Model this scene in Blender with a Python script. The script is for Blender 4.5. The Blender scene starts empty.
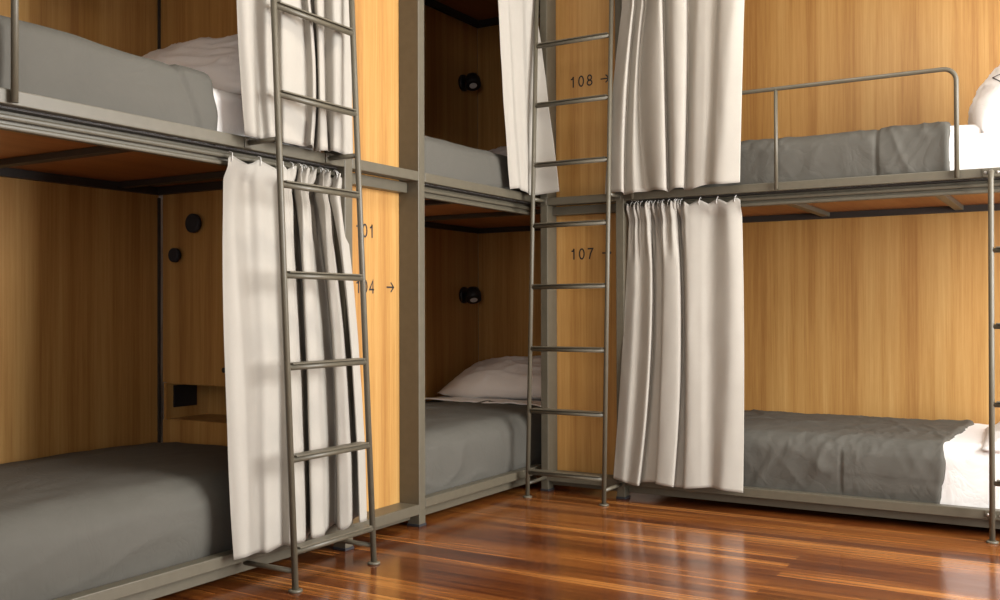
import bpy, bmesh, math, random
from mathutils import Vector, Matrix, Euler, noise
random.seed(7)
C = bpy.context.scene.collection
S = bpy.context.scene

# ------------------------------------------------------------------ materials
def new_mat(name):
    m = bpy.data.materials.new(name); m.use_nodes = True
    nt = m.node_tree; b = nt.nodes['Principled BSDF']
    return m, nt, b

def N(nt, kind, **kw):
    n = nt.nodes.new(kind)
    for k, v in kw.items():
        if k in n.inputs: n.inputs[k].default_value = v
        else: setattr(n, k, v)
    return n

def ramp(nt, stops):
    r = nt.nodes.new('ShaderNodeValToRGB')
    e = r.color_ramp.elements
    e[0].position, e[0].color = stops[0][0], (*stops[0][1], 1)
    e[1].position, e[1].color = stops[-1][0], (*stops[-1][1], 1)
    for p, c in stops[1:-1]:
        x = e.new(p); x.color = (*c, 1)
    return r

def coords(nt, scale, kind='Object'):
    t = N(nt, 'ShaderNodeTexCoord'); mp = N(nt, 'ShaderNodeMapping')
    mp.inputs['Scale'].default_value = scale
    nt.links.new(t.outputs[kind], mp.inputs['Vector'])
    return mp

def wood(name, dark, mid, light, along='z', rough=.42):
    m, nt, b = new_mat(name); L = nt.links.new
    def sc(across, run):
        return {'z': (across, across, run), 'x': (run, across, across), 'y': (across, run, across)}[along]
    band = N(nt, 'ShaderNodeTexNoise', Scale=1.0, Detail=2.0, Roughness=.5)
    L(coords(nt, sc(11, .12)).outputs[0], band.inputs['Vector'])
    grain = N(nt, 'ShaderNodeTexNoise', Scale=1.0, Detail=5.0, Roughness=.62, Distortion=.3)
    L(coords(nt, sc(75, 1.6)).outputs[0], grain.inputs['Vector'])
    fine = N(nt, 'ShaderNodeTexNoise', Scale=1.0, Detail=3.0, Roughness=.7)
    L(coords(nt, sc(260, 7)).outputs[0], fine.inputs['Vector'])
    a = N(nt, 'ShaderNodeMath', operation='MULTIPLY'); a.inputs[1].default_value = .45
    L(band.outputs['Fac'], a.inputs[0])
    g = N(nt, 'ShaderNodeMath', operation='MULTIPLY_ADD'); g.inputs[1].default_value = .38
    L(grain.outputs['Fac'], g.inputs[0]); L(a.outputs[0], g.inputs[2])
    h = N(nt, 'ShaderNodeMath', operation='MULTIPLY_ADD'); h.inputs[1].default_value = .17
    L(fine.outputs['Fac'], h.inputs[0]); L(g.outputs[0], h.inputs[2])
    r = ramp(nt, [(.36, dark), (.5, mid), (.64, light)])
    L(h.outputs[0], r.inputs['Fac']); L(r.outputs['Color'], b.inputs['Base Color'])
    b.inputs['Roughness'].default_value = rough
    bp = N(nt, 'ShaderNodeBump', Strength=.05, Distance=.002)
    L(fine.outputs['Fac'], bp.inputs['Height']); L(bp.outputs[0], b.inputs['Normal'])
    return m

def plain(name, col, rough=.5, metal=0.0, spec=.5):
    m, nt, b = new_mat(name)
    n = N(nt, 'ShaderNodeTexNoise', Scale=30.0, Detail=3.0)
    L = nt.links.new; L(coords(nt, (1, 1, 1)).outputs[0], n.inputs['Vector'])
    r = ramp(nt, [(.3, tuple(c * .94 for c in col)), (.7, tuple(min(1, c * 1.06) for c in col))])
    L(n.outputs['Fac'], r.inputs['Fac']); L(r.outputs['Color'], b.inputs['Base Color'])
    b.inputs['Roughness'].default_value = rough; b.inputs['Metallic'].default_value = metal
    b.inputs['Specular IOR Level'].default_value = spec
    return m

def cloth(name, col, weave=900, var=.06, rough=.9, bump=.12, sheen=.0, crease=0):
    m, nt, b = new_mat(name); L = nt.links.new
    c = coords(nt, (1, 1, 1))
    w = N(nt, 'ShaderNodeTexNoise', Scale=float(weave), Detail=2.0)
    L(c.outputs[0], w.inputs['Vector'])
    big = N(nt, 'ShaderNodeTexNoise', Scale=9.0, Detail=4.0, Roughness=.6)
    L(c.outputs[0], big.inputs['Vector'])
    mx = N(nt, 'ShaderNodeMath', operation='MULTIPLY_ADD'); mx.inputs[1].default_value = .5
    L(big.outputs['Fac'], mx.inputs[0])
    hm = N(nt, 'ShaderNodeMath', operation='MULTIPLY'); hm.inputs[1].default_value = .5
    L(w.outputs['Fac'], hm.inputs[0]); L(hm.outputs[0], mx.inputs[2])
    r = ramp(nt, [(.3, tuple(x * (1 - var) for x in col)), (.7, tuple(min(1, x * (1 + var)) for x in col))])
    L(mx.outputs[0], r.inputs['Fac'])
    out = r.outputs['Color']
    L(out, b.inputs['Base Color'])
    b.inputs['Roughness'].default_value = rough; b.inputs['Specular IOR Level'].default_value = .2
    b.inputs['Sheen Weight'].default_value = sheen
    bp = N(nt, 'ShaderNodeBump', Strength=bump, Distance=.001)
    L(w.outputs['Fac'], bp.inputs['Height']); L(bp.outputs[0], b.inputs['Normal'])
    if crease:
        q = N(nt, 'ShaderNodeTexNoise', Scale=4.5, Detail=3.0, Roughness=.55, Distortion=1.6); L(c.outputs[0], q.inputs['Vector'])
        ab = N(nt, 'ShaderNodeMath', operation='SUBTRACT'); ab.inputs[1].default_value = .5; L(q.outputs['Fac'], ab.inputs[0])
        aa = N(nt, 'ShaderNodeMath', operation='ABSOLUTE'); L(ab.outputs[0], aa.inputs[0])
        pw = N(nt, 'ShaderNodeMath', operation='POWER'); pw.inputs[1].default_value = .6; L(aa.outputs[0], pw.inputs[0])
        b2 = N(nt, 'ShaderNodeBump', Strength=crease, Distance=.018); L(pw.outputs[0], b2.inputs['Height'])
        L(b2.outputs[0], bp.inputs['Normal'])
    return m

def floor_mat():
    m, nt, b = new_mat('polished_plank_floor'); L = nt.links.new
    t = N(nt, 'ShaderNodeTexCoord')
    br = N(nt, 'ShaderNodeTexBrick', Scale=1.0)
    br.inputs['Color1'].default_value = (0, 0, 0, 1); br.inputs['Color2'].default_value = (1, 1, 1, 1)
    br.inputs['Mortar'].default_value = (.1, .1, .1, 1)
    br.inputs['Mortar Size'].default_value = .0007; br.inputs['Brick Width'].default_value = 2.6
    br.inputs['Row Height'].default_value = .068; br.offset = .37; br.inputs['Bias'].default_value = 0
    L(t.outputs['Object'], br.inputs['Vector'])
    gr = N(nt, 'ShaderNodeTexNoise', Scale=1.0, Detail=5.0, Roughness=.6, Distortion=.6)
    L(coords(nt, (1.1, 62, 1)).outputs[0], gr.inputs['Vector'])
    big = N(nt, 'ShaderNodeTexNoise', Scale=1.0, Detail=2.0)
    L(coords(nt, (.7, 5, 1)).outputs[0], big.inputs['Vector'])
    def madd(src, k, add):
        n = N(nt, 'ShaderNodeMath', operation='MULTIPLY_ADD'); n.inputs[1].default_value = k
        L(src, n.inputs[0])
        if add is None: n.inputs[2].default_value = 0
        else: L(add, n.inputs[2])
        return n.outputs[0]
    sep = N(nt, 'ShaderNodeSeparateColor'); L(br.outputs['Color'], sep.inputs[0])
    f = madd(sep.outputs[0], .17, None); f = madd(gr.outputs['Fac'], .55, f); f = madd(big.outputs['Fac'], .28, f)
    r = ramp(nt, FLOOR_STOPS)
    L(f, r.inputs['Fac']); L(r.outputs['Color'], b.inputs['Base Color'])
    rn = N(nt, 'ShaderNodeTexNoise', Scale=1.0, Detail=3.0)
    L(coords(nt, (3, 16, 1)).outputs[0], rn.inputs['Vector'])
    rr = N(nt, 'ShaderNodeMapRange'); rr.inputs['To Min'].default_value = .10; rr.inputs['To Max'].default_value = .24
    L(rn.outputs['Fac'], rr.inputs['Value']); L(rr.outputs[0], b.inputs['Roughness'])
    b.inputs['Specular IOR Level'].default_value = .62
    bp = N(nt, 'ShaderNodeBump', Strength=.10, Distance=.004)
    hh = madd(gr.outputs['Fac'], .2, None)
    iv = N(nt, 'ShaderNodeMath', operation='MULTIPLY'); iv.inputs[1].default_value = -1; L(hh, iv.inputs[0])
    L(iv.outputs[0], bp.inputs['Height']); L(bp.outputs[0], b.inputs['Normal'])
    return m

FLOOR_STOPS = [(.34, (.042, .010, .004)), (.46, (.120, .033, .008)), (.56, (.220, .072, .015)), (.67, (.42, .175, .045))]
M = {}
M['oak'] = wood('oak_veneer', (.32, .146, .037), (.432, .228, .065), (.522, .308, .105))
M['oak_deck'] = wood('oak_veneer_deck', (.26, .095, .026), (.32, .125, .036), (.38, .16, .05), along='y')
M['metal'] = plain('taupe_powder_coat', (.102, .089, .063), .42)
M['dark_shaded_metal'] = plain('dark_shaded_coat', (.030, .025, .022), .5)  # dark uprights, plus shade put into the colour of under-deck metal
M['black'] = plain('black_plastic', (.012, .012, .014), .45)
M['rubber'] = plain('black_rubber', (.02, .02, .024), .7)
M['curtain'] = cloth('linen_curtain', (.365, .340, .302), weave=520, var=.05, bump=.18)
M['grey'] = cloth('grey_bed_cotton', (.092, .087, .075), weave=1100, var=.05, bump=.06, rough=.75, crease=.20)
M['white'] = cloth('white_bed_cotton', (.82, .80, .79), weave=1200, var=.02, bump=.05, crease=.22)
M['hook'] = plain('white_hook_plastic', (.75, .73, .70), .4)
M['lens'] = plain('frosted_lamp_lens', (.75, .75, .75), .2)
M['bolt'] = plain('zinc_bolt', (.6, .58, .55), .3, .9)
M['ink'] = plain('dark_lettering', (.018, .016, .02), .5)
M['blue'] = plain('pale_blue_lettering', (.35, .62, .80), .6)
M['plaster'] = plain('white_plaster', (.50, .48, .45), .9)
M['floor'] = floor_mat()

# ------------------------------------------------------------------ object helpers
def FL(a, d, z): return Vector((d, a, z))        # left run: front plane x = 0, facing +x
def FR(a, d, z): return Vector((a, -d, z))       # right run: front plane y = 0, facing -y
def root_loc(o):
    v = Vector((0, 0, 0))
    while o is not None: v = v + o.location; o = o.parent
    return v

def obj(name, bm, mat, parent=None, smooth=False, origin=None, recalc=True):
    if recalc: bmesh.ops.recalc_face_normals(bm, faces=bm.faces[:])
    off = root_loc(parent) if parent else (Vector(origin) if origin else Vector((0, 0, 0)))
    bmesh.ops.translate(bm, verts=bm.verts[:], vec=-off)
    me = bpy.data.meshes.new(name); bm.to_mesh(me); bm.free()
    me.materials.append(M[mat])
    if smooth:
        for p in me.polygons: p.use_smooth = True
    o = bpy.data.objects.new(name, me); C.objects.link(o)
    if parent: o.parent = parent
    elif origin: o.location = off
    return o

def auto_smooth(o, ang=40):
    for p in o.data.polygons: p.use_smooth = True
    m = o.modifiers.new('edge', 'EDGE_SPLIT'); m.split_angle = math.radians(ang); return o

def thing(name, label, cat, loc, group=None):
    o = bpy.data.objects.new(name, None); C.objects.link(o); o.location = loc
    o.empty_display_size = .1
    return tag(o, label, cat, group)

def tag(o, label, cat, group=None):
    o['label'] = label; o['category'] = cat
    if group: o['group'] = group
    return o

def struct(name, bm, mat):
    o = obj(name, bm, mat); o['kind'] = 'structure'; return o

def box(bm, F, a0, a1, d0, d1, z0, z1, bev=0.0):
    vs = [bm.verts.new(F(a, d, z)) for a in (a0, a1) for d in (d0, d1) for z in (z0, z1)]
    fs = []
    for q in ((0, 1, 3, 2), (4, 6, 7, 5), (0, 4, 5, 1), (2, 3, 7, 6), (0, 2, 6, 4), (1, 5, 7, 3)):
        fs.append(bm.faces.new([vs[i] for i in q]))
    if bev:
        es = list({e for f in fs for e in f.edges})
        bmesh.ops.bevel(bm, geom=es, offset=bev, segments=2, affect='EDGES', profile=.5)
    return bm

def bx(F, *a, bev=.002):
    return box(bmesh.new(), F, *a, bev=bev)

def FW(x, y, z): return Vector((x, y, z))

def tube(bm, pts, r, seg=12, cap=True):
    pts = [Vector(p) for p in pts]; rings = []
    up = None
    for i, p in enumerate(pts):
        t = (pts[min(i + 1, len(pts) - 1)] - pts[max(i - 1, 0)]).normalized()
        if up is None:
            up = Vector((0, 0, 1)) if abs(t.z) < .9 else Vector((1, 0, 0))
        s = t.cross(up).normalized(); up = s.cross(t).normalized()
        rr = r[i] if isinstance(r, (list, tuple)) else r
        rings.append([bm.verts.new(p + (s * math.cos(2 * math.pi * k / seg) + up * math.sin(2 * math.pi * k / seg)) * rr) for k in range(seg)])
    for A, B in zip(rings, rings[1:]):
        for k in range(seg):
            f = bm.faces.new((A[k], A[(k + 1) % seg], B[(k + 1) % seg], B[k])); f.smooth = True
    if cap:
        bm.faces.new(rings[0][::-1]); bm.faces.new(rings[-1])
    return bm

def catmull(P, n):
    out = []
    for i in range(len(P) - 1):
        p0 = P[max(i - 1, 0)]; p1 = P[i]; p2 = P[i + 1]; p3 = P[min(i + 2, len(P) - 1)]
        for k in range(n):
            t = k / n
            out.append(tuple(.5 * ((2 * b) + (-a + c) * t + (2 * a - 5 * b + 4 * c - d) * t * t + (-a + 3 * b - 3 * c + d) * t ** 3)
                             for a, b, c, d in zip(p0, p1, p2, p3)))
    out.append(tuple(P[-1])); return out

def sstep(a, b, x):
    t = max(0, min(1, (x - a) / (b - a))); return t * t * (3 - 2 * t)

# ------------------------------------------------------------------ room shell
WX, WY, RX, FY, HZ = -1.16, 1.25, 4.7, -7.6, 3.45
bm = bmesh.new(); box(bm, FW, WX - .1, RX + .1, FY - .1, WY + .1, -.1, 0); struct('floor', bm, 'floor')
bm = bmesh.new(); box(bm, FW, WX - .1, RX + .1, FY - .1, WY + .1, HZ, HZ + .1); struct('ceiling', bm, 'plaster')
bm = bmesh.new(); box(bm, FW, WX - .1, WX, FY - .1, WY + .1, 0, HZ); struct('wall_left', bm, 'plaster')
bm = bmesh.new(); box(bm, FW, WX, RX, WY, WY + .1, 0, HZ); struct('wall_back', bm, 'plaster')
def wall_with_holes(F, a0, a1, d0, d1, holes):
    bm = bmesh.new(); x = a0
    for h0, h1, z0, z1 in holes:
        box(bm, F, x, h0, d0, d1, 0, HZ); box(bm, F, h0, h1, d0, d1, 0, z0); box(bm, F, h0, h1, d0, d1, z1, HZ); x = h1
    box(bm, F, x, a1, d0, d1, 0, HZ); return bm
WIN_R = [(-2.5, -.25, .5, 3.3), (.12, 1.02, .9, 3.25)]
FILL_WIN_F = [(3.0, 4.5, .6, 3.0)]  # unseen front opening, added to give the right bunk soft fill
def FXR(a, d, z): return Vector((RX + d, a, z))
def FYF(a, d, z): return Vector((a, FY - d, z))
struct('wall_right', wall_with_holes(FXR, FY, WY, 0, .1, WIN_R), 'plaster')
struct('wall_front', wall_with_holes(FYF, WX, RX, 0, .1, FILL_WIN_F), 'plaster')
wi = 0
for F, wins in ((FXR, WIN_R), (FYF, FILL_WIN_F)):
    for h0, h1, z0, z1 in wins:
        wi += 1; bm = bmesh.new(); t = .05
        box(bm, F, h0, h0 + t, .02, .08, z0, z1); box(bm, F, h1 - t, h1, .02, .08, z0, z1)
        box(bm, F, h0, h1, .02, .08, z0, z0 + t); box(bm, F, h0, h1, .02, .08, z1 - t, z1)
        box(bm, F, (h0 + h1) / 2 - .02, (h0 + h1) / 2 + .02, .02, .08, z0, z1)
        struct('window_%d' % wi, bm, 'plaster')

# ------------------------------------------------------------------ bunks
W = 1.125
def make_bunk(F, a0, a1, h, label, loc, ends, beams, dback=W, shade_rail_z=3.03, beam_mat='dark_shaded_metal'):
    """a0..a1: clear opening along the run; h: rail heights (upper top, upper bottom, lower top, lower bottom)."""
    ut, ub, lt, lb = h
    o = thing('bunk_bed', label, 'bunk bed', loc, 'steel framed bunks with wood panelled backs')
    P = lambda n, bm, m, par=o: obj(n, bm, m, par)
    e0, e1 = ends
    P('upper_rail', bx(F, a0, a1, -.035, 0, ub, ut, bev=.003), 'metal')
    P('lower_rail', bx(F, a0, a1, -.05, 0, lb, lt, bev=.003), 'metal')
    P('plinth_rail', bx(F, a0, a1, -.10, -.048, .030, lb - .001), 'metal')
    b = bmesh.new()
    zt = ub - .022
    box(b, F, a0, a1, -.080, -.048, zt - .014, zt + .004, bev=.006)
    box(b, F, a0, a1, -.080, -.068, zt - .026, zt - .012, bev=.001)
    box(b, F, a0, a1, -.080, -.050, zt - .041, zt - .025, bev=.005)
    box(b, F, a0, a1, -.078, -.070, zt, ub - .0062, bev=.001)
    P('curtain_track', b, 'metal')
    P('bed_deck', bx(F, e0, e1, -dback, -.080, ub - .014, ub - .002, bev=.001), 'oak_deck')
    P('track_gap_shade', bx(F, a0, a1, -.079, -.036, ub - .006, ub - .001, bev=.001), 'dark_shaded_metal')  # dark filler strip standing for the shaded gap between rail and track
    b = bmesh.new()
    box(b, F, e0, e1, -dback, -dback + .03, ub - .050, ub - .0145)
    box(b, F, e0, e0 + .03, -dback + .03, -.08, ub - .050, ub - .0145)
    box(b, F, e1 - .03, e1, -dback + .03, -.08, ub - .050, ub - .0145)
    P('deck_frame', b, 'dark_shaded_metal')
    for c in beams:
        P('cross_beam', bx(F, c - .022, c + .022, -dback + .031, -.08, ub - .040, ub - .0145), beam_mat)  # left beams carry shade in their colour, right ones stay plain taupe
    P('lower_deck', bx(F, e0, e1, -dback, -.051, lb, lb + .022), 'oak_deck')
    P('back_panel', bx(F, e0, e1, -dback - .02, -dback, .02, ub - .01), 'oak')
    P('back_panel', bx(F, e0, e1, -dback - .02, -dback, ub + .01, 3.02), 'oak')
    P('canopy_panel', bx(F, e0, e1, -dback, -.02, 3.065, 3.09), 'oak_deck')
    b = bmesh.new()
    box(b, F, e0, e1, -dback, -dback + .03, 3.02, 3.065)
    box(b, F, e0, e0 + .03, -dback + .03, -.04, 3.02, 3.065)
    box(b, F, e1 - .03, e1, -dback + .03, -.04, 3.02, 3.065)
    P('canopy_frame', b, 'dark_shaded_metal')
    P('canopy_rail_shade', bx(F, a0, a1, -.035, 0, shade_rail_z, 3.09), 'metal')  # deepened on the left bunks, out of view, to darken their interiors
    return o, P

HL = (1.637, 1.593, .1248, .0823)
HR = (1.612, 1.571, .1177, .0743)
b1, P1 = make_bunk(FL, -3.86, -1.612, HL, 'left steel bunk with wood panelled back, nearest the camera', (0, -2.7, 0), (-3.86, -1.618), (-2.53, -3.23, -1.85), shade_rail_z=2.78)
b2, P2 = make_bunk(FL, -1.036, .12, HL, 'corner steel bunk between the locker marked 104 and the locker marked 107', (0, -.5, 0), (-1.02, 1.215), (-.5, .25), shade_rail_z=2.70)
b3, P3 = make_bunk(FR, .546, 2.80, HR, 'right steel bunk along the back wall beside the locker marked 108', (1.7, 0, 0), (.566, 2.80), (1.335, 2.04, .75), beam_mat='metal')

# guard rails (bent tube with a middle upright)
def guard(P, F, aa, ab, mids, zt, zb, d=.016, r=.0105, right=True, left=True):
    R = .055; pts = []
    if left:
        pts += [F(aa, d, zb)] + [F(aa + R - R * math.cos(t), d, zt - R + R * math.sin(t)) for t in [i * math.pi / 2 / 7 for i in range(8)]]
    else: pts += [F(aa, d, zt)]
    if right:
        pts += [F(ab - R + R * math.sin(t), d, zt - R + R * math.cos(t)) for t in [i * math.pi / 2 / 7 for i in range(8)]] + [F(ab, d, zb)]
    else: pts += [F(ab, d, zt)]
    b = bmesh.new(); tube(b, pts, r)
    for m in mids: tube(b, [F(m, d, zt - .004), F(m, d, zb)], r * .9)
    P('guard_rail', b, 'metal')
guard(P3, FR, .60, 2.150, (1.352,), 2.062, HR[1] + .004)
guard(P1, FL, -3.80, -3.092, (), 2.07, HL[1] + .004)

# corner verticals inside the bunks
P1('corner_upright', bx(FL, -1.6265, -1.6170, -W, -W + .012, .03, 1.531, bev=0), 'dark_shaded_metal')
P1('corner_upright', bx(FL, -1.6265, -1.6170, -W, -W + .012, 1.62, 3.02, bev=0), 'dark_shaded_metal')
P2('end_panel', bx(FL, 1.216, 1.236, -W, .03, .02, 1.58), 'oak')
P2('end_panel', bx(FL, 1.216, 1.236, -W, .03, 1.61, 3.02), 'oak')
P2('end_panel', bx(FL, .125, 1.215, .0, .018, .13, 3.02), 'oak')
P3('post', bx(FR, 2.801, 2.845, -W, -W + .06, .012, 3.09), 'metal')
P3('end_rail', bx(FR, 2.801, 2.83, -W + .06, -.06, HR[1], HR[0]), 'metal')
p = P3('post', bx(FR, 2.801, 2.845, -.06, 0, .012, 3.09), 'metal')
p = P1('post', bx(FL, -3.905, -3.861, -.06, 0, .012, 3.09), 'metal')

# ------------------------------------------------------------------ lettering
def ribbon(bm, F, pts, w, d):
    n = len(pts); closed = (Vector(pts[0]) - Vector(pts[-1])).length < 1e-6
    if closed: pts = pts[:-1]; n -= 1
    P_ = [Vector(p) for p in pts]; offs = []
    for i in range(n):
        a = P_[i - 1] if (i or closed) else None; c = P_[(i + 1) % n] if (i < n - 1 or closed) else None
        t1 = (P_[i] - a).normalized() if a is not None else None
        t2 = (c - P_[i]).normalized() if c is not None else None
        if t1 is None: t1 = t2
        if t2 is None: t2 = t1
        n1 = Vector((-t1.y, t1.x)); n2 = Vector((-t2.y, t2.x)); m = (n1 + n2)
        m = m.normalized() if m.length > 1e-6 else n1
        k = 1 / max(.45, m.dot(n1)); offs.append(m * (w / 2 * k))
    A = [bm.verts.new(F(*(P_[i] + offs[i]).to_tuple()[:1], d, (P_[i] + offs[i]).y)) for i in range(n)]
    B = [bm.verts.new(F((P_[i] - offs[i]).x, d, (P_[i] - offs[i]).y)) for i in range(n)]
    for i in range(n if closed else n - 1):
        j = (i + 1) % n; bm.faces.new((A[i], A[j], B[j], B[i]))

def ell(cx, cy, rx, ry, n=28): return [(cx + rx * math.cos(2 * math.pi * i / n), cy + ry * math.sin(2 * math.pi * i / n)) for i in range(n)] + [(cx + rx, cy)]
GLYPH = {
    '0': [ell(.28, .5, .235, .455)],
    '1': [[(.08, .76), (.20, .775), (.29, .83), (.335, 1.0)], [(.335, 1.0), (.335, 0)]],
    '4': [[(.42, 0), (.42, .95), (.03, .29), (.56, .29)]],
    '7': [[(.02, .955), (.53, .955), (.30, .5), (.19, 0)]],
    '8': [ell(.28, .735, .19, .22), ell(.28, .265, .235, .22)],
    '>': [[(0, .5), (.94, .5)], [(.56, .9), (.95, .5), (.56, .1)]],
}
def letters(name, F, s, a, z, h, d, par, pitch=.74, flip=1):
    bm = bmesh.new(); x = a
    for ch in s:
        for st in GLYPH[ch]: ribbon(bm, F, [(x + flip * q[0] * h, z + q[1] * h) for q in st], h * .135, d)
        x += flip * pitch * h
    return obj(name, bm, 'ink', par)

# ------------------------------------------------------------------ lockers
def make_locker(F, pA, pB, h, label, loc, depth=.112, inset=0.02):
    """pA, pB: (start, end) of the two posts along the run"""
    ut, ub, lt, lb = h
    o = thing('locker', label, 'locker', loc, 'numbered lockers between the bunks')
    P = lambda n, bm, m, par=o: obj(n, bm, m, par)
    for (s, e) in (pA, pB):
        post = P('post', bx(F, s, e, -depth, 0, .075, 3.09, bev=.0025), 'metal')
        f = obj('foot', bx(F, s, e, -.064, 0, .012, .076, bev=.0015), 'metal', post)
        obj('foot_pad', bx(F, s - .004, e + .004, -.068, .003, .0, .0125, bev=.002), 'rubber', post)
    x0, x1 = pA[1], pB[0]
    P('cross_beam', bx(F, x0, x1, -.062, 0, ub, ut, bev=.0025), 'metal')
    P('header_bar', bx(F, x0, x1, -depth, -.064, ub - .052, ub - .004, bev=.0025), 'metal')
    P('base_beam', bx(F, x0, x1, -depth + .0, 0, .058, .104, bev=.0025), 'metal')
    P('base_plinth', bx(F, x0, x1, -depth + .0, -.05, .03, .0575), 'metal')
    lo = P('front_panel', bx(F, pA[0] + .02, pB[1] - .02, -depth - .02, -depth, .06, ub + .005), 'oak')
    up = P('front_panel', bx(F, pA[0] + .02, pB[1] - .02, -depth - .02, -depth, ub + .0055, 3.08), 'oak')
    P('top_beam', bx(F, x0, x1, -.062, 0, 3.03, 3.09, bev=.0025), 'metal')
    return o, P, lo, up

lk1, Q1, lo1, up1 = make_locker(FL, (-1.611, -1.561), (-1.0876, -1.0375), HL,
    'pale oak locker marked 101 and 104 between the left and corner bunks', (0, -1.33, 0))
lk2, Q2, lo2, up2 = make_locker(FR, (.046, .0888), (.499, .544), HR,
    'oak locker marked 108 and 107 in the corner beside the right bunk', (.3, 0, 0))
DD = -.1112
letters('number', FL, '101', -1.405, 1.322, .060, DD, lo1, pitch=.80)
letters('number', FL, '104', -1.405, 1.073, .060, DD, lo1, pitch=.80)
letters('arrow', FL, '>', -1.184, 1.075, .056, DD, lo1)
letters('number', FR, '108', .176, 2.228, .060, DD, up2, pitch=.86)
letters('arrow', FR, '>', .362, 2.228, .054, DD, up2)
letters('number', FR, '107', .176, 1.274, .060, DD, lo2, pitch=.86)
letters('arrow', FR, '>', .368, 1.278, .054, DD, lo2)

# side of the first locker that faces into the left bunk (plane y = -1.632 .. -1.612)
ya, yb = -1.6165, -1.6115
Q1('side_panel', bx(FL, ya, yb, -W, -.114, 1.62, 3.02), 'oak')
door = Q1('side_door', bx(FL, ya, yb, -1.100, -.655, .662, 1.546), 'oak')
b = bmesh.new(); tube(b, [FL(ya + .002, -.683, .731), FL(ya - .016, -.683, .731)], .012); obj('latch', b, 'black', door)
for (dx, z, r) in ((-.866, 1.398, .044), (-.990, 1.256, .033)):
    b = bmesh.new()
    tube(b, [FL(ya + .002, dx, z), FL(ya - .018, dx, z)], r * .55, 20)
    tube(b, [FL(ya - .018, dx, z), FL(ya - .034, dx, z), FL(ya - .038, dx, z)], [r, r, r * .88], 28)
    obj('round_knob', b, 'rubber', door)
Q1('side_panel', bx(FL, ya, yb, -.650, -.114, .115, 1.546), 'oak')
Q1('drawer_front', bx(FL, ya, yb, -1.100, -.655, .125, .488), 'oak')
b = bmesh.new(); nx0, nx1, nz0, nz1, ny = -1.074, -.67, .492, .656, -1.36
box(b, FL, ya, ny, nx0 - .018, nx0, nz0 - .002, nz1 + .004); box(b, FL, ya + .004, ny, nx1, nx1 + .018, nz0, nz1)
box(b, FL, ya + .004, ny, nx0, nx1, nz0 - .012, nz0); box(b, FL, ya + .004, ny, nx0, nx1, nz1, nz1 + .012)
box(b, FL, ny, ny + .018, nx0 - .018, nx1 + .018, nz0 - .012, nz1 + .012)
niche = Q1('open_niche', b, 'oak')
obj('power_socket', bx(FL, -1.578, -1.438, nx0, nx0 + .008, .542, .646), 'black', niche)

# ------------------------------------------------------------------ reading lamps in the corner bunk
def lamp(z, label):
    o = thing('reading_lamp', label, 'lamp', (-W, 1.05, z), 'round black reading lamps')
    b = bmesh.new(); c = FL(1.02, -W, z + .012)
    tube(b, [c, c + Vector((.016, 0, 0)), c + Vector((.024, 0, 0))], [.058, .058, .047], 28); obj('wall_base', b, 'black', o)
    b = bmesh.new(); tube(b, [c + Vector((.02, .0, 0)), c + Vector((.04, -.004, -.004)), c + Vector((.06, -.006, -.006))], .014, 12); obj('swivel_arm', b, 'black', o)
    h = c + Vector((.088, -.008, -.006)); ax = Vector((.35, -.38, -.80)).normalized()
    b = bmesh.new(); tube(b, [h - ax * .058, h - ax * .050, h - ax * .02, h + ax * .03, h + ax * .034], [.025, .044, .056, .056, .050], 28)
    hd = obj('lamp_head', b, 'black', o)
    b = bmesh.new(); tube(b, [h + ax * .033, h + ax * .037], [.028, .024], 20); obj('lens', b, 'lens', hd)
    return o
lamp(2.576, 'black round reading lamp on the wood wall of the upper corner bunk')
lamp(1.088, 'black round reading lamp above the pillow of the lower corner bunk')

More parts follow.
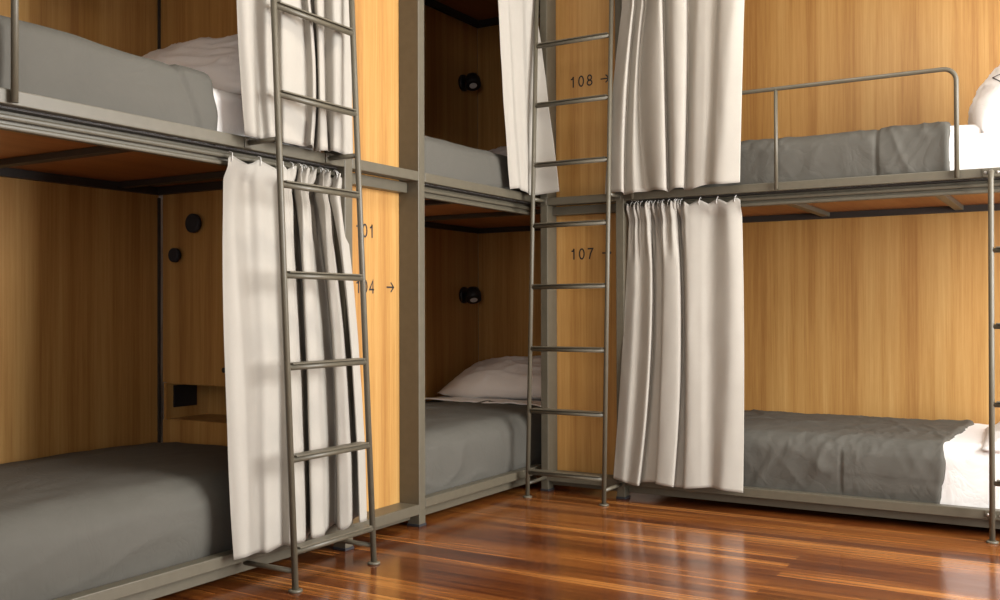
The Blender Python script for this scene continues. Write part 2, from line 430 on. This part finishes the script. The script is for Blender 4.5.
# ------------------------------------------------------------------ ladders
def make_ladder(F, aL, aR, dfun, rungs, ztop, label, cat_loc, rail_z, low_z, hook_top=False):
    o = thing('ladder', label, 'ladder', cat_loc, 'steel bunk ladders')
    R = .0118
    for a in (aL, aR):
        b = bmesh.new()
        pts = [F(a, dfun(0), .006), F(a, dfun(ztop * .5), ztop * .5), F(a, dfun(ztop), ztop)]
        if hook_top:
            pts = pts[:-1] + [F(a, dfun(ztop) , ztop - .03), F(a, dfun(ztop) - .006, ztop - .008), F(a, dfun(ztop) - .018, ztop + .002), F(a, .005, ztop + .003)]
        tube(b, pts, R, 14)
        st = obj('stile', b, 'metal', o)
        b = bmesh.new(); tube(b, [F(a, dfun(0), 0), F(a, dfun(0), .007), F(a, dfun(0), .0095)], [.025, .025, .019], 22)
        obj('foot', b, 'metal', st)
    for z in rungs:
        b = bmesh.new(); tube(b, [F(aL + R * .6, dfun(z), z - .012), F(aR - R * .6, dfun(z), z - .012)], .0105, 12)
        rg = obj('rung', b, 'metal', o)
        obj('tread', bx(F, aL + R + .006, aR - R - .006, dfun(z) - max(.012, min(.034, dfun(z) - .094)), dfun(z) + .015, z - .0015, z + .0045, bev=.0015), 'metal', rg)
    for a in (aL, aR):
        if not hook_top:
            b = bmesh.new(); tube(b, [F(a, .004, rail_z), F(a, dfun(rail_z) - R * .6, rail_z)], .010, 12); obj('strut', b, 'metal', o)
            b = bmesh.new(); tube(b, [F(a, -.02, low_z), F(a, dfun(low_z) - R * .6, low_z)], .0095, 12); obj('strut', b, 'metal', o)
            zp, w2 = rail_z, .013
            pl = obj('mounting_plate', bx(F, a - w2 - .01, a + w2, .0005, .006, zp - .021, zp + .021), 'metal', o)
            b = bmesh.new(); tube(b, [F(a - .014, .005, zp + .008), F(a - .014, .010, zp + .008)], .0045, 8); obj('bolt', b, 'bolt', pl)
        else:
            for zp in (rail_z, low_z):
                pl = obj('mounting_plate', bx(F, a - .037, a + .037, .0005, .006, zp - .019, zp + .019, bev=.0025), 'metal', o)
                for s in (-.025, .025):
                    b = bmesh.new(); tube(b, [F(a + s, .005, zp), F(a + s, .009, zp), F(a + s, .011, zp)], [.0065, .0065, .004], 10); obj('bolt', b, 'bolt', pl)
            b = bmesh.new(); tube(b, [F(a, .004, low_z), F(a, dfun(low_z) - R * .6, low_z)], .0095, 12); obj('strut', b, 'metal', o)
    return o
RZ = [.150, .475, .805, 1.136, 1.464, 1.792, 2.117, 2.443]
make_ladder(FL, -2.158, -1.711, lambda z: .227 - .048 * z, RZ, 2.78, 'tall steel ladder in front of the left bunk curtains', (.24, -1.94, 0), 1.616, .072)
make_ladder(FR, .0727, .5185, lambda z: .203 - .045 * z, [z - .007 for z in RZ], 2.78, 'tall steel ladder in the corner in front of the panel marked 107', (.3, -.2, 0), 1.594, .075)
make_ladder(FR, 2.287, 2.73, lambda z: .108 - .042 * z, [.263, .597, .931, 1.259], 1.588, 'short steel ladder at the right edge bolted to the upper rail of the right bunk', (2.5, -.1, 0), 1.591, .098, hook_top=True)

# ------------------------------------------------------------------ curtains
def surface(rows, z0, z1, nz, n, dmod=None, seed=0, F=FL, amp=.0035, hem=None):
    rows = sorted(rows, key=lambda r: -r[0])
    cols = [(r[0], catmull(r[1], n)) for r in rows]
    m = len(cols[0][1]); bm = bmesh.new(); grid = []
    for j in range(nz + 1):
        v = j / nz
        z = z1 + (z0 - z1) * v
        # interpolate cross-sections (parabola through the three rows)
        za, zb, zc = [c[0] for c in cols]
        q = max(zc, min(za, z))
        w = [(0, (q - zb) * (q - zc) / ((za - zb) * (za - zc))), (1, (q - za) * (q - zc) / ((zb - za) * (zb - zc))), (2, (q - za) * (q - zb) / ((zc - za) * (zc - zb)))]
        row = []
        for k in range(m):
            a = sum(cols[i][1][k][0] * q for i, q in w); d = sum(cols[i][1][k][1] * q for i, q in w)
            s = k / (m - 1); zz = z
            d += amp * (noise.noise(Vector((s * 9 + seed, z * 2.2, seed))) + .5 * noise.noise(Vector((s * 22, z * 6, seed + 3))))
            if hem: zz += hem(s) * sstep(.75, 1, v)
            if dmod: a, d, zz = dmod(s, z1 - z, a, d, zz)
            row.append(bm.verts.new(F(a, d, zz)))
        grid.append(row)
    for j in range(nz):
        for k in range(m - 1):
            f = bm.faces.new((grid[j][k], grid[j][k + 1], grid[j + 1][k + 1], grid[j + 1][k])); f.smooth = True
    return bm

def make_curtain(name, label, rows, z0, z1, F, n=8, nz=70, dmod=None, hooks=(), seed=0, hem=None, amp=.0035, loc=(0, 0, 0)):
    o = thing(name, label, 'curtain', loc, 'beige linen bunk curtains')
    c = obj('curtain_cloth', surface(rows, z0, z1, nz, n, dmod, seed, F, amp, hem), 'curtain', o, recalc=False)
    m = c.modifiers.new('thickness', 'SOLIDIFY'); m.thickness = .0022; m.offset = 0
    for (a, d, z) in hooks:
        b = bmesh.new()
        tube(b, [F(a, d + .002, z - .022), F(a, d + .007, z - .008), F(a + .003, d + .002, z + .010), F(a + .004, d - .012, z + .017), F(a + .004, d - .020, z + .012)], .0016, 6)
        obj('hook', b, 'hook', o)
    return o

LL = [
 (1.477,[(-2.240,-0.045),(-2.206,-0.025),(-2.127,-0.045),(-2.087,-0.023),(-1.995,-0.045),(-1.978,-0.005),(-1.952,-0.003),(-1.923,-0.015),(-1.825,-0.095),(-1.802,-0.095),(-1.883,-0.010),(-1.854,-0.005),(-1.798,-0.045),(-1.719,-0.100),(-1.694,-0.095),(-1.748,-0.015),(-1.724,-0.010),(-1.640,-0.075),(-1.625,-0.070),(-1.650,-0.020),(-1.596,-0.025)]),
 (1.039,[(-2.283,0.000),(-2.240,0.020),(-2.151,0.000),(-2.102,0.022),(-2.016,0.000),(-2.004,0.040),(-1.979,0.042),(-1.944,0.030),(-1.846,-0.034),(-1.822,-0.034),(-1.896,0.035),(-1.856,0.040),(-1.790,0.000),(-1.709,-0.038),(-1.678,-0.034),(-1.740,0.030),(-1.706,0.035),(-1.590,-0.034),(-1.558,-0.038),(-1.629,0.025),(-1.574,0.020)]),
 (0.106,[(-2.280,0.050),(-2.242,0.070),(-2.162,0.050),(-2.134,0.072),(-2.038,0.050),(-2.038,0.090),(-1.991,0.092),(-1.951,0.080),(-1.850,0.014),(-1.833,0.014),(-1.917,0.085),(-1.854,0.090),(-1.790,0.050),(-1.714,0.014),(-1.689,0.014),(-1.747,0.080),(-1.697,0.085),(-1.575,0.014),(-1.530,0.014),(-1.609,0.075),(-1.557,0.070)]),
]
LU = [
 (2.199,[(-2.269,0.050),(-2.240,0.070),(-2.170,0.050),(-2.150,0.080),(-2.067,0.040),(-2.072,0.080),(-2.013,0.075),(-1.919,0.050),(-1.930,0.085),(-1.834,0.020),(-1.867,0.070),(-1.832,0.070),(-1.768,0.030),(-1.766,0.080),(-1.617,0.050)]),
 (1.853,[(-2.250,0.050),(-2.221,0.070),(-2.160,0.050),(-2.140,0.080),(-2.062,0.040),(-2.062,0.080),(-2.003,0.075),(-1.903,0.050),(-1.896,0.085),(-1.805,0.020),(-1.850,0.070),(-1.821,0.070),(-1.763,0.030),(-1.761,0.080),(-1.625,0.050)]),
 (1.635,[(-2.230,0.050),(-2.201,0.070),(-2.140,0.050),(-2.120,0.080),(-2.047,0.040),(-2.062,0.080),(-2.025,0.075),(-1.909,0.050),(-1.914,0.085),(-1.823,0.020),(-1.845,0.070),(-1.804,0.070),(-1.745,0.030),(-1.767,0.080),(-1.619,0.050)]),
]
RU = [
 (2.561,[(0.572,0.072),(0.620,0.092),(0.651,0.112),(0.637,0.052),(0.692,0.092),(0.691,0.037),(0.767,0.102),(0.801,0.107),(0.792,0.042),(0.858,0.102),(0.918,0.092),(0.925,0.042),(0.982,0.082),(1.025,0.087),(1.076,0.072),(1.116,0.102),(1.182,0.107),(1.221,0.072)]),
 (2.054,[(0.508,0.072),(0.545,0.092),(0.599,0.112),(0.589,0.052),(0.646,0.092),(0.656,0.037),(0.748,0.102),(0.810,0.107),(0.800,0.042),(0.861,0.102),(0.915,0.092),(0.918,0.042),(0.958,0.082),(1.012,0.087),(1.053,0.072),(1.093,0.102),(1.140,0.107),(1.203,0.072)]),
 (1.609,[(0.471,0.072),(0.515,0.092),(0.586,0.112),(0.576,0.052),(0.644,0.092),(0.698,0.037),(0.765,0.102),(0.818,0.107),(0.811,0.042),(0.864,0.102),(0.905,0.092),(0.899,0.042),(0.951,0.082),(0.994,0.087),(1.030,0.072),(1.071,0.102),(1.113,0.107),(1.191,0.072)]),
]
RL = [
 (1.484,[(0.556,-0.045),(0.604,-0.025),(0.628,-0.035),(0.683,-0.010),(0.668,-0.075),(0.698,-0.055),(0.736,-0.045),(0.766,-0.010),(0.824,-0.015),(0.821,-0.065),(0.834,-0.075),(0.878,-0.015),(0.954,-0.025),(1.025,-0.045),(1.101,-0.020),(1.164,-0.045)]),
 (0.841,[(0.538,0.000),(0.598,0.020),(0.638,0.010),(0.704,0.035),(0.689,-0.030),(0.719,-0.010),(0.756,0.000),(0.775,0.035),(0.859,0.030),(0.856,-0.020),(0.869,-0.030),(0.902,0.030),(0.966,0.020),(1.022,0.000),(1.122,0.025),(1.185,0.000)]),
 (0.093,[(0.500,0.050),(0.560,0.070),(0.589,0.060),(0.653,0.085),(0.639,0.020),(0.675,0.040),(0.734,0.050),(0.756,0.085),(0.837,0.080),(0.829,0.030),(0.873,0.020),(0.903,0.080),(0.980,0.070),(1.035,0.050),(1.094,0.075),(1.191,0.050)]),
]
MU = [
 (2.640,[(-.43,.035),(-.37,.055),(-.30,.03),(-.22,.055),(-.14,.035),(-.075,.055),(-.035,.045)]),
 (2.140,[(-.375,.03),(-.32,.055),(-.25,.03),(-.19,.055),(-.12,.03),(-.06,.05),(-.03,.115)]),
 (1.636,[(-.304,.03),(-.255,.055),(-.20,.035),(-.15,.05),(-.085,.03),(-.045,.075),(-.03,.18)]),
]
def header(g0, g1, npl, zt, f0, fs):
    """gathered heading: small tight pleats between s = g0..g1, flatter elsewhere; the top edge stays just in front of the track"""
    def f(s, v, a, d, z):
        g = sstep(g0 - .05, g0 + .03, s) * (1 - sstep(g1 - .02, g1 + .04, s))
        ph = math.sin(2 * math.pi * npl * s)
        k = 1 - sstep(.02, .085, v)
        pinch = math.exp(-((v - .095) / .03) ** 2)
        dn = max(-.032, -.020 + .30 * (d + .045))
        d = d * (1 - k) + dn * k
        fade = 1 - sstep(.09, .34, v)
        top = 1 - sstep(.0, .10, v)
        d += g * ph * (.013 * fade + .004 * top) - .006 * pinch * g
        a += g * .006 * math.cos(2 * math.pi * npl * s + 4 * v * 10) * top
        z += top * (.010 * g * ph + (1 - g) * (.008 - .024 * 2 * abs(((s - f0) / fs + .5) % 1 - .5)))
        return a, d, z
    return f
def hook_line(rows, zt, g0, g1, ng, flats):
    top = catmull(rows[0][1], 8); m = len(top) - 1; out = []
    for i in range(ng):
        s = g0 + (g1 - g0) * (i + .5) / ng; q = top[int(s * m)]; out.append((q[0], -.020 + .3 * (q[1] + .045), zt))
    for s in flats:
        q = top[int(s * m)]; out.append((q[0], -.020 + .3 * (q[1] + .045), zt))
    return out

make_curtain('curtain', 'long curtain over the lower left bunk behind the tall ladder', LL, .116, 1.556, FL, n=12, nz=96,
             dmod=header(.36, .96, 20, 1.556, .03, .115), hooks=hook_line(LL, 1.562, .34, .96, 15, (.03, .15, .26)), seed=1.0, amp=.004,
             hem=lambda s: .014 * s + .004 * math.sin(s * 30), loc=(.03, -1.9, .088))
make_curtain('curtain', 'curtain hem hanging over the rail of the upper left bunk', LU, 1.626, 3.02, FL, n=8, nz=70, seed=2.0, amp=.004,
             hem=lambda s: .004 - .006 * math.sin(s * 20), loc=(.05, -1.9, 1.63))
make_curtain('curtain', 'narrow curtain drawn aside at the upper corner bunk behind the corner ladder', MU, 1.632, 3.02, FL, n=10, nz=70, seed=3.0, amp=.005,
             hem=lambda s: .01 * math.sin(s * 7), loc=(.05, -.2, 1.63))
make_curtain('curtain', 'curtain of the upper right bunk hanging beside the panel marked 108', RU, 1.600, 3.02, FR, n=8, nz=80, seed=4.0, amp=.004,
             hem=lambda s: .016 * sstep(.6, 1, s) + .006 * math.sin(s * 25), loc=(.85, -.05, 1.6))
make_curtain('curtain', 'full length gathered curtain of the lower right bunk beside the panel marked 107', RL, .108, 1.545, FR, n=12, nz=96,
             dmod=header(.0, .72, 18, 1.545, .80, .0875), hooks=hook_line(RL, 1.548, .02, .72, 20, (.80, .89, .97)), seed=5.0, amp=.0035,
             hem=lambda s: .010 * math.sin(s * 14 + 2) - .004, loc=(.85, -.03, .095))

# ------------------------------------------------------------------ bedding
def profile(d0, d1, z0, z1, rf, rb, closed, n=14):
    """cross-section in (d, z) from the back bottom over the top to the front bottom"""
    pts = []
    def line(p, q, k):
        for i in range(k): pts.append((p[0] + (q[0] - p[0]) * i / k, p[1] + (q[1] - p[1]) * i / k))
    def arc(cx, cz, r, t0, t1, k):
        for i in range(k): t = t0 + (t1 - t0) * i / k; pts.append((cx + r * math.cos(t), cz + r * math.sin(t)))
    line((d0, z0), (d0, z1 - rb), 6); arc(d0 + rb, z1 - rb, rb, math.pi, math.pi / 2, 7)
    line((d0 + rb, z1), (d1 - rf, z1), 34); arc(d1 - rf, z1 - rf, rf, math.pi / 2, 0, 9)
    line((d1, z1 - rf), (d1, z0), 14); pts.append((d1, z0))
    return pts

def soft_slab(F, a0, a1, d0, d1, z0, z1, rf=.05, rb=.05, ra=(.05, .05), closed=True, wr=(), seed=0, N_=120, steps=(), cut=None, crown=0.0, bulge=.0, capa=(True, True)):
    pr = profile(d0, d1, z0, z1, rf, rb, closed); bm = bmesh.new(); rings = []
    cd, cz = (d0 + d1) / 2, (z0 + z1) / 2
    us = [i / N_ for i in range(N_ + 1)]
    for u in us:
        a = a0 + (a1 - a0) * u; e = 0
        for r, s in ((ra[0], a - a0), (ra[1], a1 - a)):
            if s < r: e = max(e, r - math.sqrt(max(0, r * r - (r - s) ** 2)))
        ring = []
        for (d, z) in pr:
            dd = d - math.copysign(min(e, abs(d - cd)), d - cd) * (1 if z0 < z else .6)
            zz = z - (e * (z - z0) / (z1 - z0) if z > z0 else 0)
            x = (d - cd) / ((d1 - d0) / 2)
            zz += crown * (1 - x * x) * (z - z0) / (z1 - z0)
            h = (z - z0) / (z1 - z0)
            if d > cd: dd += bulge * math.sin(math.pi * min(1, h * 1.05)) * (1 if abs(d - d1) < rf * 1.2 else 0)
            aa = a
            if cut: aa = a + cut(u, dd, zz)
            ring.append(bm.verts.new(F(aa, dd, zz)))
        rings.append(ring)
    n = len(pr)
    for A, B in zip(rings, rings[1:]):
        for k in range(n - 1):
            f = bm.faces.new((A[k], A[k + 1], B[k + 1], B[k])); f.smooth = True
        if closed: bm.faces.new((A[n - 1], A[0], B[0], B[n - 1]))
    if capa[0]: bm.faces.new(rings[0])
    if capa[1]: bm.faces.new(rings[-1])
    bm.normal_update()
    ctr = F((a0 + a1) / 2, cd, cz - .1)
    moves = []
    for ring, u in zip(rings, us):
        a = a0 + (a1 - a0) * u
        for v, (d, z) in zip(ring, pr):
            nr = v.normal
            if nr.length < .1: continue
            out = F(0, d - cd, (z - cz) * 2) - F(0, 0, 0)
            if nr.dot(out) < 0: nr = -nr
            s_ = (d if z > z1 - rf * .5 else d1 + (z1 - z))   # unrolled across coordinate
            f = 0
            for (amp, fa, fs, skew, kind) in wr:
                q = Vector((a * fa + s_ * skew, s_ * fs, seed))
                if kind == 'ridge': f += amp * (max(0, 1 - 3.2 * abs(noise.noise(q)))) ** 2.2 * (.5 + noise.noise(q * .35 + Vector((4, 9, 1))))
                else: f += amp * noise.noise(q)
            for st in steps: f += st(a, d, z)
            hold = sstep(z0, z0 + .05, z) if z < z0 + .05 else 1
            moves.append((v, nr * f * hold))
    for v, mv in moves: v.co += mv
    return bm

def duvet(label, F, loc, **k):
    bm = soft_slab(F, closed=False, capa=(False, False), **k)
    o = obj('duvet', bm, 'grey', None, origin=loc)
    m = o.modifiers.new('thickness', 'SOLIDIFY'); m.thickness = .006; m.offset = -1
    return tag(o, label, 'duvet', 'grey duvets on the bunks')

def mattress(label, F, loc, **k):
    o = obj('mattress', soft_slab(F, **k), 'white', None, origin=loc)
    return tag(o, label, 'mattress', 'sheeted mattresses')

def pillow(label, center, size, rot, seed=0, amp=.010, plump=2.6):
    lx, ly, t = size; bm = bmesh.new(); nu, nv = 56, 40; R = Euler(rot).to_matrix()
    G = {}
    for s in (1, -1):
        for i in range(nu + 1):
            for j in range(nv + 1):
                u, v = -1 + 2 * i / nu, -1 + 2 * j / nv
                edge = i in (0, nu) or j in (0, nv)
                if edge and s == -1: G[s, i, j] = G[1, i, j]; continue
                th = (max(0, 1 - abs(u) ** plump) ** .55) * (max(0, 1 - abs(v) ** plump) ** .55)
                x = u * lx / 2 * (1 - .05 * (1 - v * v)); y = v * ly / 2 * (1 - .07 * (1 - u * u))
                q = Vector((u * 2.2 + v * 1.2, v * 2.4 - u * .6, seed + s))
                w = amp * noise.noise(q) + amp * 1.4 * (max(0, 1 - 3 * abs(noise.noise(q * 1.3 + Vector((3, 1, 5)))))) ** 1.6 * (1 if s > 0 else .4)
                # creases radiating from the corners
                w += amp * .5 * math.sin(9 * math.atan2(abs(v) - 1.05, abs(u) - 1.05)) * (abs(u * v)) ** 1.2
                G[s, i, j] = bm.verts.new(R @ Vector((x, y, s * (t / 2 * th + (0 if edge else w * th ** .4)))) + Vector(center))
        for i in range(nu):
            for j in range(nv):
                q = [G[s, i, j], G[s, i + 1, j], G[s, i + 1, j + 1], G[s, i, j + 1]]
                f = bm.faces.new(q if s > 0 else q[::-1]); f.smooth = True
    o = obj('pillow', bm, 'white', None, origin=center, recalc=False)
    return tag(o, label, 'pillow', 'white pillows')

WR1 = ((.010, 1.6, 2.2, .3, 'n'), (.007, 2.6, 5.5, 2.0, 'ridge'), (.003, 9, 8, 1.0, 'n'))
WR2 = ((.010, 1.8, 3, .8, 'n'), (.009, 4.5, 3.0, 5.0, 'ridge'), (.007, 8, 3.0, -5.5, 'ridge'), (.005, 13, 5, 9.0, 'ridge'), (.003, 14, 9, 2.0, 'n'))

# left bunk
duvet('grey duvet covering the whole lower left bunk', FL, (-.5, -2.7, .105), a0=-3.82, a1=-1.665, d0=-1.10, d1=-.070, z0=.106, z1=.392, rf=.10, rb=.06,
      ra=(.08, .06), wr=WR1, seed=11, crown=.015, bulge=.022)
duvet('grey duvet on the upper left bunk with its end turned over beside the pillow', FL, (-.5, -3.0, 1.60), a0=-3.82, a1=-2.262, d0=-1.10, d1=-.040, z0=1.596, z1=1.866, rf=.055, rb=.05,
      ra=(.06, .038), wr=WR1, seed=23, crown=.012, bulge=.010,
      steps=(lambda a, d, z: -.016 * sstep(-2.9, -2.5, a) * sstep(1.7, 1.8, z) + .006 * sstep(-2.432 + (1.85 - z) * .32, -2.422 + (1.85 - z) * .32, a) - .007 * math.exp(-((a + 2.436 - (1.85 - z) * .32) / .012) ** 2),))
mattress('white sheeted mattress showing at the head of the upper left bunk', FL, (-.5, -2.7, 1.6), a0=-3.80, a1=-1.665, d0=-1.09, d1=-.055, z0=1.594, z1=1.815, rf=.05, rb=.05,
         wr=((.007, 4, 5, 2, 'ridge'), (.003, 3, 3, 0, 'n')), seed=5, N_=90)
pillow('white pillow propped against the locker side in the upper left bunk', (-.60, -1.865, 2.01), (1.03, .50, .20), (math.radians(38), math.radians(2), 0), seed=3, amp=.009)

# corner bunk
duvet('grey duvet on the lower corner bunk below the folded sheet', FL, (-.5, -.2, .105), a0=-1.015, a1=.56, d0=-1.10, d1=-.062, z0=.108, z1=.405, rf=.09, rb=.05,
      ra=(.06, .02), wr=((.010, 1.8, 2.2, .3, 'n'), (.010, 3.4, 5.5, 3.0, 'ridge'), (.003, 9, 8, 1, 'n')), seed=31, crown=.012, bulge=.014)
mattress('white sheeted mattress under the pillow of the lower corner bunk', FL, (-.5, .1, .105), a0=-1.0, a1=1.20, d0=-1.09, d1=-.078, z0=.1055, z1=.378, rf=.07, rb=.05, ra=(.05, .05), N_=90,
         wr=((.004, 4, 5, 2, 'ridge'),), seed=6)
duvet('pale grey duvet on the upper corner bunk', FL, (-.5, -.3, 1.6), a0=-1.015, a1=.55, d0=-1.10, d1=-.040, z0=1.596, z1=1.838, rf=.07, rb=.05,
      ra=(.06, .03), wr=WR1, seed=43, crown=.010, bulge=.010)
mattress('white sheeted mattress under the duvet of the upper corner bunk', FL, (-.5, .1, 1.6), a0=-1.0, a1=1.20, d0=-1.09, d1=-.058, z0=1.594, z1=1.812, rf=.05, rb=.05, ra=(.05, .05), N_=60)
pillow('white pillow against the end wall of the lower corner bunk', (-.60, .905, .54), (.98, .56, .23), (math.radians(16), math.radians(-2), math.radians(3)), seed=8, amp=.010)
pillow('white pillow on the upper corner bunk half hidden behind the narrow curtain', (-.56, .86, 1.965), (.82, .50, .18), (math.radians(28), 0, 0), seed=12)

# folded top sheet of the lower corner bunk
bm = bmesh.new(); nu, nv = 60, 16; g = []
for i in range(nu + 1):
    row = []
    for j in range(nv + 1):
        x = -1.085 + .98 * i / nu; v = j / nv
        y = .42 + .03 * noise.noise(Vector((x * 5, 2, 1))) + v * .26
        z = .423 + .008 * noise.noise(Vector((x * 7, y * 6, 3))) + .012 * (1 - v) ** 2 * (.5 + noise.noise(Vector((x * 9, 0, 7)))) - .03 * sstep(-.22, -.10, x)
        row.append(bm.verts.new((x, y, z)))
    g.append(row)
for i in range(nu):
    for j in range(nv):
        f = bm.faces.new((g[i][j], g[i + 1][j], g[i + 1][j + 1], g[i][j + 1])); f.smooth = True
o = obj('folded_sheet', bm, 'white', None, origin=(-.6, .55, .42)); tag(o, 'white sheet edge folded over the grey duvet below the pillow', 'sheet')
m = o.modifiers.new('thickness', 'SOLIDIFY'); m.thickness = .008

# right bunk
def rect_flap(a, d, z):
    if d < -.15: return 0
    t = sstep(1.636, 1.644, a) * .004 - .004 * math.exp(-((a - 1.634) / .008) ** 2)
    u = -.003 * math.exp(-((z - (.205)) / .008) ** 2) * sstep(1.64, 1.66, a)
    return t * sstep(.12, .15, z) * (1 - sstep(.325, .335, z)) + u
duvet('grey duvet on the lower right bunk with a stitched corner flap', FR, (1.3, .5, .1), a0=.60, a1=2.085, d0=-1.10, d1=-.055, z0=.100, z1=.388, rf=.08, rb=.05, ra=(.06, .018),
      wr=WR2, seed=52, crown=.010, bulge=.016, N_=200, steps=(rect_flap,), cut=lambda u, d, z: u ** 6 * (.025 * sstep(-.05, -1.1, d) - .02 * sstep(.35, .1, z) + .003 * math.sin(z * 30)))
mattress('white sheeted mattress at the head of the lower right bunk', FR, (1.7, .5, .1), a0=.61, a1=2.785, d0=-1.09, d1=-.062, z0=.0975, z1=.382, rf=.07, rb=.05, N_=120,
         wr=((.006, 5, 4, 3, 'ridge'), (.004, 3, 3, 0, 'n')), seed=7)
duvet('wrinkled grey duvet on the upper right bunk behind the guard rail', FR, (1.3, .5, 1.58), a0=.60, a1=2.108, d0=-1.10, d1=-.040, z0=1.575, z1=1.838, rf=.07, rb=.05, ra=(.06, .014),
      wr=WR2, seed=64, crown=.008, bulge=.012, N_=200, steps=(lambda a, d, z: .005 * sstep(1.805, 1.817, a) - .005 * math.exp(-((a - 1.803) / .009) ** 2),))
mattress('white sheeted mattress at the head of the upper right bunk', FR, (1.7, .5, 1.58), a0=.61, a1=2.785, d0=-1.09, d1=-.048, z0=1.5725, z1=1.825, rf=.06, rb=.05, N_=120,
         wr=((.006, 5, 4, 3, 'ridge'), (.004, 3, 3, 0, 'n')), seed=9)
pillow('white pillow lying at the head of the lower right bunk behind the short ladder', (2.50, .46, .405), (.60, .84, .15), (0, math.radians(-6), math.radians(4)), seed=15, amp=.012)
pl = pillow('puffed white pillow with a printed label propped up on the upper right bunk', (2.385, .42, 1.985), (.56, .74, .31), (0, math.radians(-50), math.radians(6)), seed=19, amp=.012, plump=3.2)

# printed care label on the puffed pillow: a thin dark outline and two pale blue lines of print, laid on its cloth
from mathutils.bvhtree import BVHTree
tree = BVHTree.FromPolygons([pl.matrix_basis @ v.co for v in pl.data.vertices], [p.vertices[:] for p in pl.data.polygons])
DIR = Vector((-.08, 1, .2)).normalized()
def on_cloth(pts, w, m, name):
    b = bmesh.new(); P = []
    for A, B in zip(pts, pts[1:]):
        for i in range(9): P.append(Vector(A).lerp(Vector(B), i / 8))
    rows = []
    for i, q in enumerate(P):
        c, n, _, _ = tree.ray_cast(q - DIR * .6, DIR)
        if c is None: continue
        t = (P[min(i + 1, len(P) - 1)] - P[max(i - 1, 0)]).normalized()
        s = n.cross(t).normalized()
        rows.append((b.verts.new(c + n * .0025 + s * w / 2), b.verts.new(c + n * .0025 - s * w / 2)))
    for A, B in zip(rows, rows[1:]): b.faces.new((A[0], A[1], B[1], B[0]))
    obj(name, b, m, pl, recalc=False)
on_cloth([(2.345, .28, 2.088), (2.272, .28, 2.060), (2.33, .28, 2.020)], .005, 'ink', 'printed_outline')
on_cloth([(2.285, .28, 1.875), (2.34, .28, 1.880)], .008, 'blue', 'printed_line')
on_cloth([(2.290, .28, 1.858), (2.34, .28, 1.863)], .006, 'blue', 'printed_line')

# ------------------------------------------------------------------ light
def area(name, loc, rot, sx, sy, power, col):
    l = bpy.data.lights.new(name, 'AREA'); l.shape = 'RECTANGLE'; l.size = sx; l.size_y = sy; l.energy = power; l.color = col
    o = bpy.data.objects.new(name, l); C.objects.link(o); o.location = loc; o.rotation_euler = rot; return o
PR, PF, PC, PB = 300, 85, 50, 55
for h0, h1, z0, z1 in WIN_R:
    area('window_and_fill_light', (RX + .12, (h0 + h1) / 2, (z0 + z1) / 2), (0, math.radians(90), 0), z1 - z0, h1 - h0, PB if h0 > 0 else PR * (h1 - h0) / 1.6, (1, .985, .95))
for h0, h1, z0, z1 in FILL_WIN_F:
    area('window_and_fill_light', ((h0 + h1) / 2, FY - .12, (z0 + z1) / 2), (math.radians(90), 0, 0), h1 - h0, z1 - z0, PF, (1, .98, .95))  # fill light through the added front opening
area('ceiling_lamp', (1.5, -2.1, HZ - .06), (0, 0, 0), .35, 3.4, PC, (1, .90, .76))
w = bpy.data.worlds.new('sky'); S.world = w; w.use_nodes = True
w.node_tree.nodes['Background'].inputs[0].default_value = (.7, .8, 1, 1); w.node_tree.nodes['Background'].inputs[1].default_value = .6

# ------------------------------------------------------------------ camera
f, yaw, pitch, roll, cx, cy = 993.699, .539550567, .0094003306, -.0030900143, 2.66947, -4.81750
fwd = Vector((-math.sin(yaw) * math.cos(pitch), math.cos(yaw) * math.cos(pitch), math.sin(pitch)))
rt = Vector((math.cos(yaw), math.sin(yaw), 0)); up = rt.cross(fwd)
r2 = rt * math.cos(roll) + up * math.sin(roll); u2 = -rt * math.sin(roll) + up * math.cos(roll)
cam = bpy.data.cameras.new('camera'); co = bpy.data.objects.new('camera', cam); C.objects.link(co)
mt = Matrix((r2, u2, -fwd)).transposed().to_4x4(); mt.translation = (cx, cy, 1.0); co.matrix_world = mt
cam.sensor_width = 36; cam.lens = f * 36 / 1000; cam.clip_start = .05
S.camera = co
S.view_settings.view_transform = 'Standard'; S.view_settings.look = 'None'; S.view_settings.gamma = 1
S.view_settings.use_curve_mapping = False
S.view_settings.exposure = 0.0
